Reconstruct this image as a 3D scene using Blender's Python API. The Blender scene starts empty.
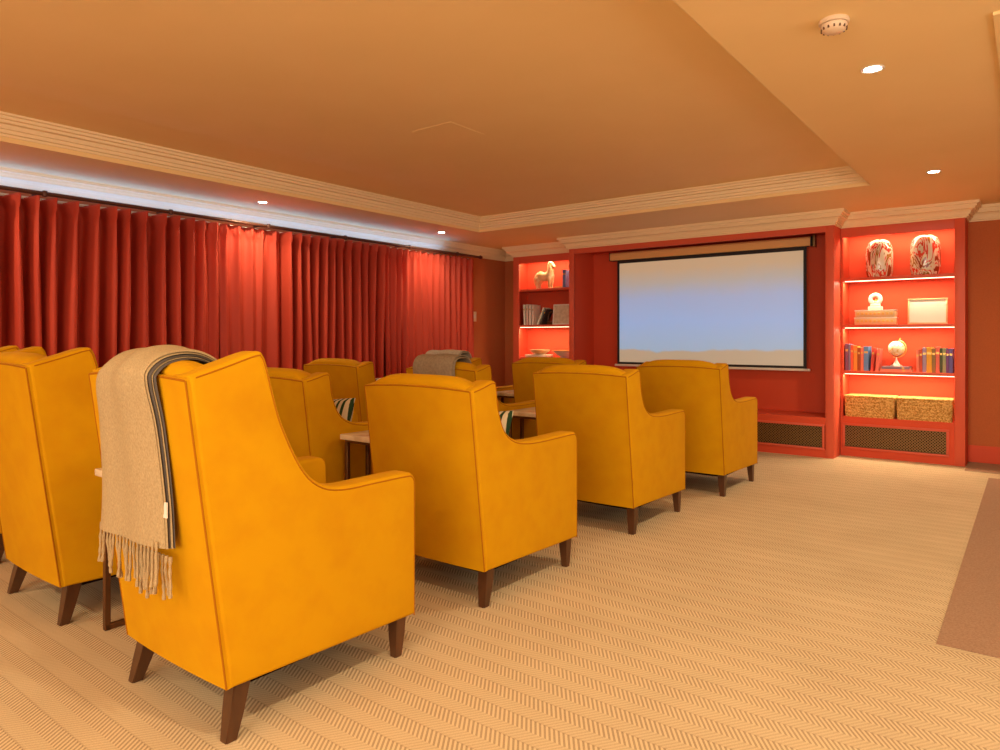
import bpy, bmesh, math, random
from mathutils import Vector, Matrix
random.seed(7)
S = bpy.context.scene
COL = S.collection
PI = math.pi

# ------------------------------------------------------------ camera, world, light, exposure
cam_d = bpy.data.cameras.new('camera'); cam = bpy.data.objects.new('camera', cam_d); COL.objects.link(cam)
cam.location = (0, 0, 1.15)
cam.rotation_euler = (PI/2, 0, math.radians(37.645))
cam_d.sensor_width = 36; cam_d.lens = 36*691/1000
cam_d.shift_y = -37/1000
cam_d.clip_start = 0.05
S.camera = cam
W = bpy.data.worlds.new('world'); S.world = W; W.use_nodes = True
W.node_tree.nodes['Background'].inputs[0].default_value = (1, .86, .68, 1)
W.node_tree.nodes['Background'].inputs[1].default_value = 0.6
S.view_settings.view_transform = 'Standard'
S.view_settings.look = 'None'
S.view_settings.gamma = 1
S.view_settings.use_curve_mapping = False
S.view_settings.exposure = 0.28

def area(name, loc, rot, sx, sy, power, color, spread=PI):
    l = bpy.data.lights.new(name, 'AREA'); l.shape = 'RECTANGLE'; l.size = sx; l.size_y = sy
    l.energy = power; l.color = color; l.spread = spread
    o = bpy.data.objects.new(name, l); o.location = loc; o.rotation_euler = rot; COL.objects.link(o); return o
# added fill lights behind and beside the camera, at made-up windows
area('rear_fill', (0.2, -2.95, 1.45), (PI/2, 0, 0), 4.0, 1.5, 135, (1, .90, .74))
area('side_fill', (2.15, 1.6, 1.4), (PI/2, 0, PI/2), 4.4, 1.5, 34, (1, .88, .70))
DOWN_POWER = 60
DOWN_COL = (1, .84, .56)

# ------------------------------------------------------------ materials
def mat(name, col, rough=.6, col2=None, nscale=6, bump=0, bscale=60, sheen=0, metal=0, emit=0, ecol=None, stretch=None, spec=None, ramp=(.35,.65)):
    m = bpy.data.materials.new(name); m.use_nodes = True
    nt = m.node_tree; b = nt.nodes['Principled BSDF']
    b.inputs['Base Color'].default_value = (*col, 1); b.inputs['Roughness'].default_value = rough
    b.inputs['Metallic'].default_value = metal
    if spec is not None: b.inputs['Specular IOR Level'].default_value = spec
    if sheen:
        b.inputs['Sheen Weight'].default_value = sheen; b.inputs['Sheen Roughness'].default_value = .4
        b.inputs['Sheen Tint'].default_value = (*[min(1, c*1.3+.03) for c in col], 1)
    if emit:
        b.inputs['Emission Color'].default_value = (*(ecol or col), 1); b.inputs['Emission Strength'].default_value = emit
    tc = nt.nodes.new('ShaderNodeTexCoord'); mp = nt.nodes.new('ShaderNodeMapping')
    nt.links.new(tc.outputs['Object'], mp.inputs[0])
    if stretch: mp.inputs['Scale'].default_value = stretch
    if col2:
        n = nt.nodes.new('ShaderNodeTexNoise'); n.inputs['Scale'].default_value = nscale; n.inputs['Detail'].default_value = 4
        r = nt.nodes.new('ShaderNodeValToRGB'); r.color_ramp.elements[0].position = ramp[0]; r.color_ramp.elements[1].position = ramp[1]
        r.color_ramp.elements[0].color = (*col, 1); r.color_ramp.elements[1].color = (*col2, 1)
        nt.links.new(mp.outputs[0], n.inputs[0]); nt.links.new(n.outputs[0], r.inputs[0]); nt.links.new(r.outputs[0], b.inputs['Base Color'])
    if bump:
        n = nt.nodes.new('ShaderNodeTexNoise'); n.inputs['Scale'].default_value = bscale; n.inputs['Detail'].default_value = 3
        bp = nt.nodes.new('ShaderNodeBump'); bp.inputs['Strength'].default_value = bump; bp.inputs['Distance'].default_value = .004
        nt.links.new(mp.outputs[0], n.inputs[0]); nt.links.new(n.outputs[0], bp.inputs['Height']); nt.links.new(bp.outputs[0], b.inputs['Normal'])
    return m

M = {}
M['velvet'] = mat('mustard_velvet', (.585,.285,.001), .85, (.54,.240,.001), 9, .12, 300, sheen=.15, spec=.12, ramp=(.4,.75))
M['piping'] = mat('velvet_piping', (.36,.12,.002), .8, spec=.1)
M['wood'] = mat('walnut_leg', (.060,.022,.008), .28, (.10,.038,.013), 14, 0, stretch=(1,1,.15))
M['bronze'] = mat('bronze_frame', (.16,.07,.025), .35, metal=.6)
M['marble'] = mat('cream_marble', (.80,.66,.46), .2, (.50,.33,.18), 9, 0, ramp=(.5,.75))
M['ceiling'] = mat('ceiling_paint', (.93,.68,.33), .75, (.91,.66,.31), 2, spec=.2)
M['cornice'] = mat('cornice_paint', (.92,.72,.43), .6, spec=.3)
M['terra'] = mat('terracotta_wallpaper', (.54,.15,.05), .8, (.50,.135,.045), 140, .2, 180, spec=.1)
M['red'] = mat('coral_red_paint', (.66,.085,.035), .55, spec=.15)
M['redtrim'] = mat('coral_red_trim', (.66,.105,.05), .45, spec=.3)
M['curtain'] = mat('red_velvet_curtain', (.56,.065,.032), .6, (.48,.050,.025), 3, .1, 90, sheen=.15, stretch=(1,1,.3), spec=.25)
M['heading'] = mat('cream_heading_tape', (.75,.66,.55), .8)
M['pole'] = mat('dark_bronze_pole', (.10,.035,.02), .4, metal=.3)
M['black'] = mat('black_border', (.015,.012,.012), .6)
M['shell'] = mat('screen_housing_enamel', (.78,.45,.16), .4)
M['whitebar'] = mat('white_bar', (.8,.72,.62), .4)
M['wool'] = mat('beige_wool', (.48,.35,.185), .95, (.37,.26,.13), 300, .5, 240, sheen=.2, spec=.05, stretch=(1,1,.45))
M['greywool'] = mat('charcoal_wool', (.11,.09,.075), .95, spec=.05)
M['greyblanket'] = mat('grey_brown_wool', (.38,.29,.18), .95, (.30,.22,.14), 60, .4, 200, spec=.05)
M['paleblanket'] = mat('pale_grey_wool', (.52,.44,.32), .95, (.44,.36,.26), 60, .4, 200, spec=.05)
M['wicker'] = None
M['white'] = mat('white_plaster', (.80,.74,.64), .5)
M['paper'] = mat('book_pages', (.78,.68,.5), .8)
M['gold'] = mat('gold_metal', (.75,.45,.12), .3, metal=.7)
M['cream_ceramic'] = mat('cream_glaze', (.82,.62,.32), .4, (.66,.40,.14), 10)
M['oak'] = mat('pale_oak_frame', (.70,.48,.24), .5)
M['lamp'] = mat('lamp_lens', (1,1,1), .5, emit=30, ecol=(1,.93,.78))
M['led'] = mat('led_strip_lens', (1,1,1), .5, emit=2.6, ecol=(1,.84,.52))
M['chrome'] = mat('downlight_bezel', (.85,.80,.7), .25)
M['plastic'] = mat('cream_plastic', (.82,.62,.42), .4)
M['darkslot'] = mat('dark_slot', (.12,.06,.03), .7)
M['brass'] = mat('antique_brass_lattice', (.24,.13,.04), .4, metal=.4)
M['dark'] = mat('dark_void', (.012,.006,.004), .9, spec=0)
M['tag'] = mat('green_tag', (.08,.30,.10), .7)

def glassmix(name, cols, scale, stretch):
    m = bpy.data.materials.new(name); m.use_nodes = True; nt = m.node_tree; b = nt.nodes['Principled BSDF']
    b.inputs['Roughness'].default_value = .15
    tc = nt.nodes.new('ShaderNodeTexCoord'); mp = nt.nodes.new('ShaderNodeMapping'); mp.inputs['Scale'].default_value = stretch
    mp.inputs['Rotation'].default_value = (0, .25, 0)
    n = nt.nodes.new('ShaderNodeTexNoise'); n.inputs['Scale'].default_value = scale; n.inputs['Detail'].default_value = 2; n.inputs['Distortion'].default_value = 1.2
    r = nt.nodes.new('ShaderNodeValToRGB'); r.color_ramp.interpolation = 'CONSTANT'
    while len(r.color_ramp.elements) < len(cols): r.color_ramp.elements.new(.5)
    for e, (p, c) in zip(r.color_ramp.elements, cols): e.position = p; e.color = (*c, 1)
    nt.links.new(tc.outputs['Object'], mp.inputs[0]); nt.links.new(mp.outputs[0], n.inputs[0]); nt.links.new(n.outputs[0], r.inputs[0])
    nt.links.new(r.outputs[0], b.inputs['Base Color']); return m
M['vase'] = glassmix('mottled_glass', [(0,(.30,.05,.015)),(.40,(.75,.68,.5)),(.47,(.7,.06,.03)),(.53,(.82,.76,.6)),(.60,(.4,.18,.03)),(.66,(.8,.7,.5))], 6, (1.9,1.9,.75))
M['stripes'] = None

def wave_mat(name, c1, c2, scale, direction, bump=.0, rough=.8, distort=0.0, ramp=(.45,.55)):
    m = bpy.data.materials.new(name); m.use_nodes = True; nt = m.node_tree; b = nt.nodes['Principled BSDF']
    b.inputs['Roughness'].default_value = rough; b.inputs['Specular IOR Level'].default_value = .15
    tc = nt.nodes.new('ShaderNodeTexCoord'); w = nt.nodes.new('ShaderNodeTexWave'); w.bands_direction = direction
    w.inputs['Scale'].default_value = scale; w.inputs['Distortion'].default_value = distort; w.inputs['Detail Scale'].default_value = 3
    r = nt.nodes.new('ShaderNodeValToRGB'); r.color_ramp.elements[0].position = ramp[0]; r.color_ramp.elements[1].position = ramp[1]
    r.color_ramp.elements[0].color = (*c1, 1); r.color_ramp.elements[1].color = (*c2, 1)
    nt.links.new(tc.outputs['Object'], w.inputs[0]); nt.links.new(w.outputs[0], r.inputs[0]); nt.links.new(r.outputs[0], b.inputs['Base Color'])
    if bump:
        bp = nt.nodes.new('ShaderNodeBump'); bp.inputs['Strength'].default_value = bump; bp.inputs['Distance'].default_value = .006
        nt.links.new(w.outputs[0], bp.inputs['Height']); nt.links.new(bp.outputs[0], b.inputs['Normal'])
    return m
M['stripes'] = wave_mat('striped_linen', (.02,.05,.02), (.66,.56,.38), 9, 'X', ramp=(.36,.46))
M['wicker'] = mat('woven_seagrass', (.80,.50,.17), .8, (.42,.19,.035), 75, 1.0, 80, ramp=(.42,.62), spec=.1)

def carpet_mat():
    m = bpy.data.materials.new('herringbone_carpet'); m.use_nodes = True; nt = m.node_tree; N = nt.nodes; L = nt.links
    b = N['Principled BSDF']; b.inputs['Roughness'].default_value = .95; b.inputs['Specular IOR Level'].default_value = .05
    tc = N.new('ShaderNodeTexCoord'); sp = N.new('ShaderNodeSeparateXYZ'); L.new(tc.outputs['Object'], sp.inputs[0])
    def mth(op, a, bb=None, c=None):
        n = N.new('ShaderNodeMath'); n.operation = op
        for i, v in enumerate((a, bb, c)):
            if v is None: continue
            if isinstance(v, (int, float)): n.inputs[i].default_value = v
            else: L.new(v, n.inputs[i])
        return n.outputs[0]
    tri = mth('PINGPONG', sp.outputs[1], .055)
    u = mth('MULTIPLY_ADD', tri, .7, sp.outputs[0])
    fr = mth('FRACT', mth('DIVIDE', u, .0165))
    hatch = mth('GREATER_THAN', fr, .52)
    band = mth('LESS_THAN', mth('FRACT', mth('DIVIDE', sp.outputs[1], .11)), .5)
    amt = mth('MULTIPLY_ADD', band, .42, .16)
    nz = N.new('ShaderNodeTexNoise'); nz.inputs['Scale'].default_value = 260; L.new(tc.outputs['Object'], nz.inputs[0])
    nz2 = N.new('ShaderNodeTexNoise'); nz2.inputs['Scale'].default_value = 2.2; L.new(tc.outputs['Object'], nz2.inputs[0])
    f = mth('MULTIPLY', hatch, amt); f = mth('ADD', f, mth('MULTIPLY', mth('SUBTRACT', 1, band), .15))
    f = mth('ADD', f, mth('MULTIPLY', mth('SUBTRACT', nz.outputs[0], .5), .55))
    f = mth('ADD', f, mth('MULTIPLY', mth('SUBTRACT', nz2.outputs[0], .5), .35))
    seam = mth('LESS_THAN', mth('ABSOLUTE', mth('SUBTRACT', mth('FRACT', mth('DIVIDE', sp.outputs[1], .11)), .5)), .03)
    f = mth('ADD', f, mth('MULTIPLY', seam, .14))
    r = N.new('ShaderNodeValToRGB'); r.color_ramp.elements[0].position = 0; r.color_ramp.elements[1].position = 1
    r.color_ramp.elements[0].color = (.68,.515,.31,1); r.color_ramp.elements[1].color = (.20,.12,.06,1)
    L.new(f, r.inputs[0]); L.new(r.outputs[0], b.inputs['Base Color'])
    bp = N.new('ShaderNodeBump'); bp.inputs['Strength'].default_value = .5; bp.inputs['Distance'].default_value = .004
    L.new(f, bp.inputs['Height']); L.new(bp.outputs[0], b.inputs['Normal'])
    return m
M['carpet'] = carpet_mat()
M['brown_carpet'] = mat('brown_border_carpet', (.40,.24,.15), .95, (.31,.18,.11), 160, .4, 200, spec=.03)

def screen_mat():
    # matt white fabric with painted-in reflections: warm at top and foot, light blue between
    m = bpy.data.materials.new('painted_screen_reflection'); m.use_nodes = True; nt = m.node_tree; N = nt.nodes; L = nt.links
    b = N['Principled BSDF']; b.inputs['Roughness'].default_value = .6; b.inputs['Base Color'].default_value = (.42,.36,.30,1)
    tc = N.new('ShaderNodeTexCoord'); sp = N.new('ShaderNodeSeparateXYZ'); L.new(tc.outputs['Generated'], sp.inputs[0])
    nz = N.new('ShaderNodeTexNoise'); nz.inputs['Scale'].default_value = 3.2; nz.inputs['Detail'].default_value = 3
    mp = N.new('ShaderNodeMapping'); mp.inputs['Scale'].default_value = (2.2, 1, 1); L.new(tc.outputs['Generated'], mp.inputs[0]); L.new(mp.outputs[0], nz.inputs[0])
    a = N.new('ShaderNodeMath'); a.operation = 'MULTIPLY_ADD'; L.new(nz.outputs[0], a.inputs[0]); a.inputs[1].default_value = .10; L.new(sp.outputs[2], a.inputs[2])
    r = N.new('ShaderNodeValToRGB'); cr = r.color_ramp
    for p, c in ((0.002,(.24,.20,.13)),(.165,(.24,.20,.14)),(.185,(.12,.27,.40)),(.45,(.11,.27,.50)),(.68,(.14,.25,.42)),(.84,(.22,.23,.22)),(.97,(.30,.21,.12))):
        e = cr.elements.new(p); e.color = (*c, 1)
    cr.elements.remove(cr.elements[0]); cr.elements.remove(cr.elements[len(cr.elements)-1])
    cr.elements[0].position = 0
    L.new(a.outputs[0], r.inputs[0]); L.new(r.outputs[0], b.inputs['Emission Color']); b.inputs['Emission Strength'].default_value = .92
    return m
M['picture'] = screen_mat()  # screen surface, its reflected light painted as emission

# ------------------------------------------------------------ mesh helpers
def finish(name, bm, m, parent=None, sharp=40, smooth=True, loc=None):
    bmesh.ops.remove_doubles(bm, verts=bm.verts, dist=1e-6)
    bmesh.ops.recalc_face_normals(bm, faces=bm.faces)
    if smooth:
        for f in bm.faces: f.smooth = True
        a = math.radians(sharp)
        for e in bm.edges:
            if len(e.link_faces) == 2 and e.calc_face_angle(0) > a: e.smooth = False
    me = bpy.data.meshes.new(name); bm.to_mesh(me); bm.free()
    me.materials.append(M[m] if isinstance(m, str) else m)
    o = bpy.data.objects.new(name, me); COL.objects.link(o)
    if parent: o.parent = parent
    if loc: o.location = loc
    return o
def box(bm, x0, x1, y0, y1, z0, z1, bev=0, seg=2):
    r = bmesh.ops.create_cube(bm, size=1)
    vs = r['verts']
    for v in vs:
        v.co = Vector(((x0+x1)/2+v.co.x*(x1-x0), (y0+y1)/2+v.co.y*(y1-y0), (z0+z1)/2+v.co.z*(z1-z0)))
    if bev:
        es = list({e for v in vs for e in v.link_edges})
        r2 = bmesh.ops.bevel(bm, geom=es, offset=bev, segments=seg, profile=.5, affect='EDGES')
        return [v for v in r2['verts']]
    return vs
def bx(*a, **k):
    bm = bmesh.new(); box(bm, *a, **k); return bm
def loft(bm, rings, closed=True, caps=True, loop=False):
    R = [[bm.verts.new(p) for p in r] for r in rings]
    n = len(R[0])
    pairs = list(zip(R, R[1:])) + ([(R[-1], R[0])] if loop else [])
    for a, b in pairs:
        for i in range(n if closed else n-1):
            j = (i+1) % n
            try: bm.faces.new((a[i], a[j], b[j], b[i]))
            except ValueError: pass
    if caps and closed and not loop:
        bm.faces.new(R[0][::-1]); bm.faces.new(R[-1])
    return R
def tube(bm, pts, r, n=8, closed=False):
    pts = [Vector(p) for p in pts]; rings = []
    N = len(pts); up = Vector((.31,.17,.93)).normalized()
    for i, p in enumerate(pts):
        a = pts[(i-1) % N] if (closed or i) else p; b = pts[(i+1) % N] if (closed or i < N-1) else p
        t = (b-a).normalized() if (b-a).length > 1e-9 else Vector((0,0,1))
        u = t.cross(up)
        if u.length < 1e-3: u = t.cross(Vector((1,0,0)))
        u.normalize(); v = t.cross(u)
        rr = r(i/(N-1)) if callable(r) else r
        rings.append([p+u*math.cos(2*PI*k/n)*rr+v*math.sin(2*PI*k/n)*rr for k in range(n)])
    loft(bm, rings, loop=closed)
def lathe(bm, prof, n=24, cx=0, cy=0, cz=0):
    rings = [[(cx+r*math.cos(2*PI*k/n), cy+r*math.sin(2*PI*k/n), cz+z) for k in range(n)] for r, z in prof]
    loft(bm, rings)
def prism_x(bm, poly, x0, x1, bev=0, seg=3):
    vs = [bm.verts.new((x0, y, z)) for y, z in poly]; f = bm.faces.new(vs)
    r = bmesh.ops.extrude_face_region(bm, geom=[f]); nv = [g for g in r['geom'] if isinstance(g, bmesh.types.BMVert)]
    for v in nv: v.co.x = x1
    if bev:
        s0 = set(vs); s1 = set(nv)
        es = [e for e in bm.edges if (e.verts[0] in s0 and e.verts[1] in s0) or (e.verts[0] in s1 and e.verts[1] in s1)]
        es = [e for e in es if len(e.link_faces) == 2]
        bmesh.ops.bevel(bm, geom=es, offset=bev, segments=seg, profile=.5, affect='EDGES', clamp_overlap=True)
def inset(poly, d):
    n = len(poly); out = []
    area2 = sum(poly[i][0]*poly[(i+1) % n][1]-poly[(i+1) % n][0]*poly[i][1] for i in range(n))
    sg = 1 if area2 > 0 else -1
    for i in range(n):
        p = Vector(poly[i]); a = Vector(poly[i-1]); b = Vector(poly[(i+1) % n])
        d0 = (p-a).normalized(); d1 = (b-p).normalized()
        n0 = Vector((-d0.y, d0.x))*sg; n1 = Vector((-d1.y, d1.x))*sg
        m = n0+n1; m = m/max(m.dot(n0), .45)
        out.append((p.x+m.x*d, p.y+m.y*d))
    return out
def prism_round(bm, poly, x0, x1, rad, s=1):
    rings = []
    for k in range(5):
        a = PI/2*k/4; ins = rad*(1-math.sin(a)); dx = rad*(1-math.cos(a))
        rings.append([(s*(x0+dx), y, z) for y, z in inset(poly, ins)])
    for k in range(4, -1, -1):
        a = PI/2*k/4; ins = rad*(1-math.sin(a)); dx = rad*(1-math.cos(a))
        rings.append([(s*(x1-dx), y, z) for y, z in inset(poly, ins)])
    loft(bm, rings)
def spline(pts, sub=5, corners=()):
    # Catmull-Rom through the points; corners keep their sharpness
    out = []
    n = len(pts)
    for i in range(n-1):
        p1, p2 = Vector(pts[i]), Vector(pts[i+1])
        p0 = Vector(pts[i-1]) if i > 0 and i not in corners else p1
        p3 = Vector(pts[i+2]) if i+2 < n and (i+1) not in corners else p2
        for k in range(sub):
            t = k/sub
            out.append(.5*((2*p1)+(-p0+p2)*t+(2*p0-5*p1+4*p2-p3)*t*t+(-p0+3*p1-3*p2+p3)*t**3))
    out.append(Vector(pts[-1])); return out
def empty(name, label, cat, loc=(0,0,0), rz=0, group=None):
    o = bpy.data.objects.new(name, None); o.empty_display_size = .1; COL.objects.link(o)
    o.location = loc; o.rotation_euler = (0,0,rz); return tag(o, label, cat, group)
def tag(o, label, cat, group=None, kind=None):
    if label: o['label'] = label
    if cat: o['category'] = cat
    if group: o['group'] = group
    if kind: o['kind'] = kind
    return o
def struct(name, bm, m, **k):
    o = finish(name, bm, m, **k); o['kind'] = 'structure'; return o
def copy_tree(o, parent=None):
    c = o.copy(); COL.objects.link(c); c.parent = parent
    for ch in list(o.children): copy_tree(ch, c)
    return c

# ------------------------------------------------------------ room shell
CZ = 2.36; XL = -5.88; XR = 2.2; YB = -3.0; YF = 7.74
TX0, TX1, TY0, TY1, TZ = -5.02, -1.02, -.45, 6.12, 2.51
struct('floor', bx(XL-.1, XR+.1, YB-.1, YF+.1, -.06, 0), 'carpet', smooth=False)
struct('floor_border', bx(-.288, XR, 3.057, 6.93, .0005, .004), 'brown_carpet', smooth=False)
struct('floor_border_far', bx(-.47, XR, 7.2, YF, .0005, .004), 'brown_carpet', smooth=False)
bm = bmesh.new()   # flat border around the recessed tray, and the tray's own ceiling
for a in ((XL-.1, TX0, YB-.1, YF+.1), (TX1, XR+.1, YB-.1, YF+.1), (TX0, TX1, YB-.1, TY0), (TX0, TX1, TY1, YF+.1)):
    box(bm, a[0], a[1], a[2], a[3], CZ, TZ+.05)
box(bm, TX0, TX1, TY0, TY1, TZ, TZ+.05)
struct('ceiling', bm, 'ceiling', smooth=False)
struct('ceiling_soffit', bx(-.118, XR, 3.15, YF, CZ-.012, CZ+.002), 'ceiling', smooth=False)
struct('wall_left', bx(XL-.1, XL, YB-.1, YF+.1, 0, CZ), 'terra', smooth=False)
struct('wall_back', bx(XL, XR, YF, YF+.1, 0, CZ), 'terra', smooth=False)
bm = bmesh.new()
for a in ((XL,-2.0,YB-.1,YB,0,CZ),(2.1,XR,YB-.1,YB,0,CZ),(-2.0,2.1,YB-.1,YB,0,.6),(-2.0,2.1,YB-.1,YB,2.2,CZ)): box(bm, *a)
struct('wall_front', bm, 'terra', smooth=False)
bm = bmesh.new()
for a in ((XR,XR+.1,YB-.1,-.7,0,CZ),(XR,XR+.1,3.9,YF+.1,0,CZ),(XR,XR+.1,-.7,3.9,0,.6),(XR,XR+.1,-.7,3.9,2.2,CZ)): box(bm, *a)
struct('wall_right', bm, 'terra', smooth=False)
def window(name, along, c0, c1, p):  # frames of unseen windows, added around the fill lights
    bm = bmesh.new()
    n = 4
    for i in range(n+1):
        c = c0+(c1-c0)*i/n
        if along == 'x': box(bm, c-.03, c+.03, p-.04, p+.01, .6, 2.2)
        else: box(bm, p-.01, p+.04, c-.03, c+.03, .6, 2.2)
    for z in (.6, 2.14):
        if along == 'x': box(bm, c0, c1, p-.04, p+.01, z, z+.06)
        else: box(bm, p-.01, p+.04, c0, c1, z, z+.06)
    return struct(name, bm, 'white', smooth=False)
window('added_window_1', 'x', -2.0, 2.1, YB-.03)
window('added_window_2', 'y', -.7, 3.9, XR+.03)

# cornice swept along the walls and the built-in units (interior lies to the right of travel)
def sweep(bm, path, prof, closed=False):
    n = len(path); rings = []
    for i, p in enumerate(path):
        p = Vector(p)
        d0 = (p-Vector(path[i-1])).normalized() if (i or closed) else None
        d1 = (Vector(path[(i+1) % n])-p).normalized() if (i < n-1 or closed) else None
        if d0 is None: d0 = d1
        if d1 is None: d1 = d0
        n0 = Vector((d0.y, -d0.x)); n1 = Vector((d1.y, -d1.x))
        m = n0+n1; m = m/m.dot(n0) if abs(m.dot(n0)) > 1e-6 else n0
        rings.append([(p.x+m.x*d, p.y+m.y*d, z) for d, z in prof])
    loft(bm, rings, loop=closed)
zb = 2.225
cprof = [(-.01,zb),(.012,zb),(.014,zb+.012),(.026,zb+.014),(.026,zb+.030),(.038,zb+.030),(.044,zb+.052),(.060,zb+.068),(.076,zb+.072),(.076,zb+.088),(.088,zb+.088),(.090,zb+.108),(.108,zb+.110),(.110,CZ+.001),(-.01,CZ+.001)]
CL, CR = -4.455, -1.50      # centre unit
LB0, RB1 = -5.50, -.478     # outer sides of the bookcases
Y1, Y2 = 7.15, 7.43
path = [(XL,YB),(XL,YF),(LB0,YF),(LB0,Y2),(CL,Y2),(CL,Y1),(CR,Y1),(CR,Y2),(RB1,Y2),(RB1,YF),(XR,YF),(XR,YB)]
bm = bmesh.new(); sweep(bm, path, cprof); struct('trim_1', bm, 'cornice', sharp=25)
# moulding inside the tray
tprof = [(-.005,CZ+.03),(.012,CZ+.03),(.014,CZ+.045),(.032,CZ+.047),(.034,CZ+.068),(.048,CZ+.070),(.056,CZ+.094),(.080,CZ+.098),(.082,CZ+.115),(.102,CZ+.117),(.104,CZ+.134),(.118,CZ+.138),(.12,TZ+.001),(-.005,TZ+.001)]
bm = bmesh.new(); sweep(bm, [(TX0,TY0),(TX0,TY1),(TX1,TY1),(TX1,TY0)], tprof, closed=True); struct('trim_2', bm, 'cornice', sharp=25)
# skirting on the short wall pieces
bprof = [(0,.005),(.018,.005),(.018,.115),(.012,.130),(.010,.150),(.004,.158),(0,.158)]
bm = bmesh.new(); sweep(bm, [(RB1+.001,YF),(XR,YF)], bprof); struct('baseboard_back', bm, 'red')
bm = bmesh.new(); sweep(bm, [(XL,YB),(XL,YF),(LB0,YF)], bprof); struct('baseboard_left', bm, 'redtrim')

# ------------------------------------------------------------ media wall joinery
def lattice(bm, x0, x1, z0, z1, y, step=.026, w=.0035):
    h = z1-z0
    k = x0-h
    while k < x1:
        for s in (1, -1):
            # diagonal line from (k, z0) to (k+h, z1), clipped to the panel
            a0, a1 = max(k, x0), min(k+h, x1)
            if a1-a0 < .004: continue
            q0, q1 = (a0-k)/h, (a1-k)/h
            if s < 0: q0, q1 = 1-q0, 1-q1
            pa = Vector((a0, z0+h*q0)); pb = Vector((a1, z0+h*q1)); d = (pb-pa).normalized(); nn = Vector((-d.y, d.x))*w
            vs = [bm.verts.new((p.x, y-(.002 if s > 0 else 0), p.y)) for p in (pa+nn, pa-nn, pb-nn, pb+nn)]
            f = bm.faces.new(vs)
            r = bmesh.ops.extrude_face_region(bm, geom=[f])
            for g in r['geom']:
                if isinstance(g, bmesh.types.BMVert): g.co.y += .003
        k += step
def grille(root, x0, x1, z0, z1, yf):
    g = finish('grille_frame', frame_bm(x0, x1, z0, z1, yf, .022), 'redtrim', root)
    bm = bmesh.new(); lattice(bm, x0+.018, x1-.018, z0+.018, z1-.018, yf+.012); finish('lattice', bm, 'brass', g, smooth=False)
    finish('backing', bx(x0+.01, x1-.01, yf+.022, yf+.026, z0+.01, z1-.01), 'dark', g, smooth=False)
def frame_bm(x0, x1, z0, z1, y, w, d0=.010, d1=.022):
    bm = bmesh.new()
    for a in ((x0,x1,z0,z0+w),(x0,x1,z1-w,z1),(x0,x0+w,z0+w,z1-w),(x1-w,x1,z0+w,z1-w)):
        box(bm, a[0], a[1], y-d0, y+d1, a[2], a[3], bev=.004, seg=2)
    return bm
def led(root, x0, x1, y, z, power, tilt=0):
    s = finish('led_strip', bx(x0, x1, y-.006, y+.006, z-.006, z), 'led', root, smooth=False)
    area('shelf_glow', ((x0+x1)/2, y+.004, z-.009), (tilt, 0, 0), x1-x0, .012, power*1.15, (1,.80,.52))
    return s
def bookcase(x0, x1, stile_l, stile_r, shelves, base_top, label, leds, gl=True):
    root = empty('bookcase', label, 'bookcase', (0,0,0))
    yb = YF-.02
    finish('back_panel', bx(x0, x1, yb, yb+.018, .0, zb), 'red', root, smooth=False)
    finish('side_panel', bx(x0, x0+.02, Y2, yb, 0, zb), 'red', root, smooth=False)
    finish('side_panel', bx(x1-.02, x1, Y2+.001, yb, 0, zb), 'red', root, smooth=False)
    if stile_l: finish('stile', bx(x0, x0+stile_l, Y2-.012, Y2+.02, 0, zb+.02, bev=.003), 'redtrim', root)
    if stile_r: finish('stile', bx(x1-stile_r, x1, Y2-.012, Y2+.02, 0, zb+.02, bev=.003), 'redtrim', root)
    a, b = x0+max(stile_l,.001), x1-max(stile_r,.001)
    finish('top_rail', bx(a, b, Y2-.008, Y2+.02, 2.135, zb+.02, bev=.002), 'redtrim', root)
    finish('top_panel', bx(x0+.02, x1-.02, Y2+.02, yb, 2.20, 2.215), 'red', root, smooth=False)
    for z in shelves: finish('shelf', bx(x0+.02, x1-.02, Y2+.004, yb, z, z+.028, bev=.003), 'redtrim', root)
    # cabinet base with the radiator grille
    bm = bmesh.new(); box(bm, x0+.02, x1-.02, Y2-.004, yb, base_top-.03, base_top, bev=.002)
    box(bm, a, b, Y2-.004, Y2+.016, .0, .075); box(bm, a, b, Y2-.004, Y2+.016, .315, base_top-.03)
    box(bm, a, a+.02, Y2-.004, Y2+.016, .075, .315); box(bm, b-.045, b, Y2-.004, Y2+.016, .075, .315)
    finish('base_cabinet', bm, 'red', root, smooth=False)
    grille(root, a+.016, b-.04, .07, .32, Y2-.004)
    for z, p in leds: led(root, x0+.03, x1-.03, Y2+(.105 if z > 2 else .045), z, p)
    return root
right_shelves = (.803, 1.252, 1.708)
RB = bookcase(CR+.002, RB1, 0, .082, right_shelves, .385, 'lit coral red built-in bookcase right of the projector screen, holding globe and lidded baskets',
    [(2.198,5.0),(1.707,5.0),(1.251,5.0),(.802,5.0)])
left_shelves = (.87, 1.295, 1.765)
LB = bookcase(LB0, CL-.003, .095, 0, left_shelves, .385, 'narrow coral red built-in bookcase left of the projector screen, holding the horse sculpture',
    [(2.198,4.2),(1.294,4.2)])

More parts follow.
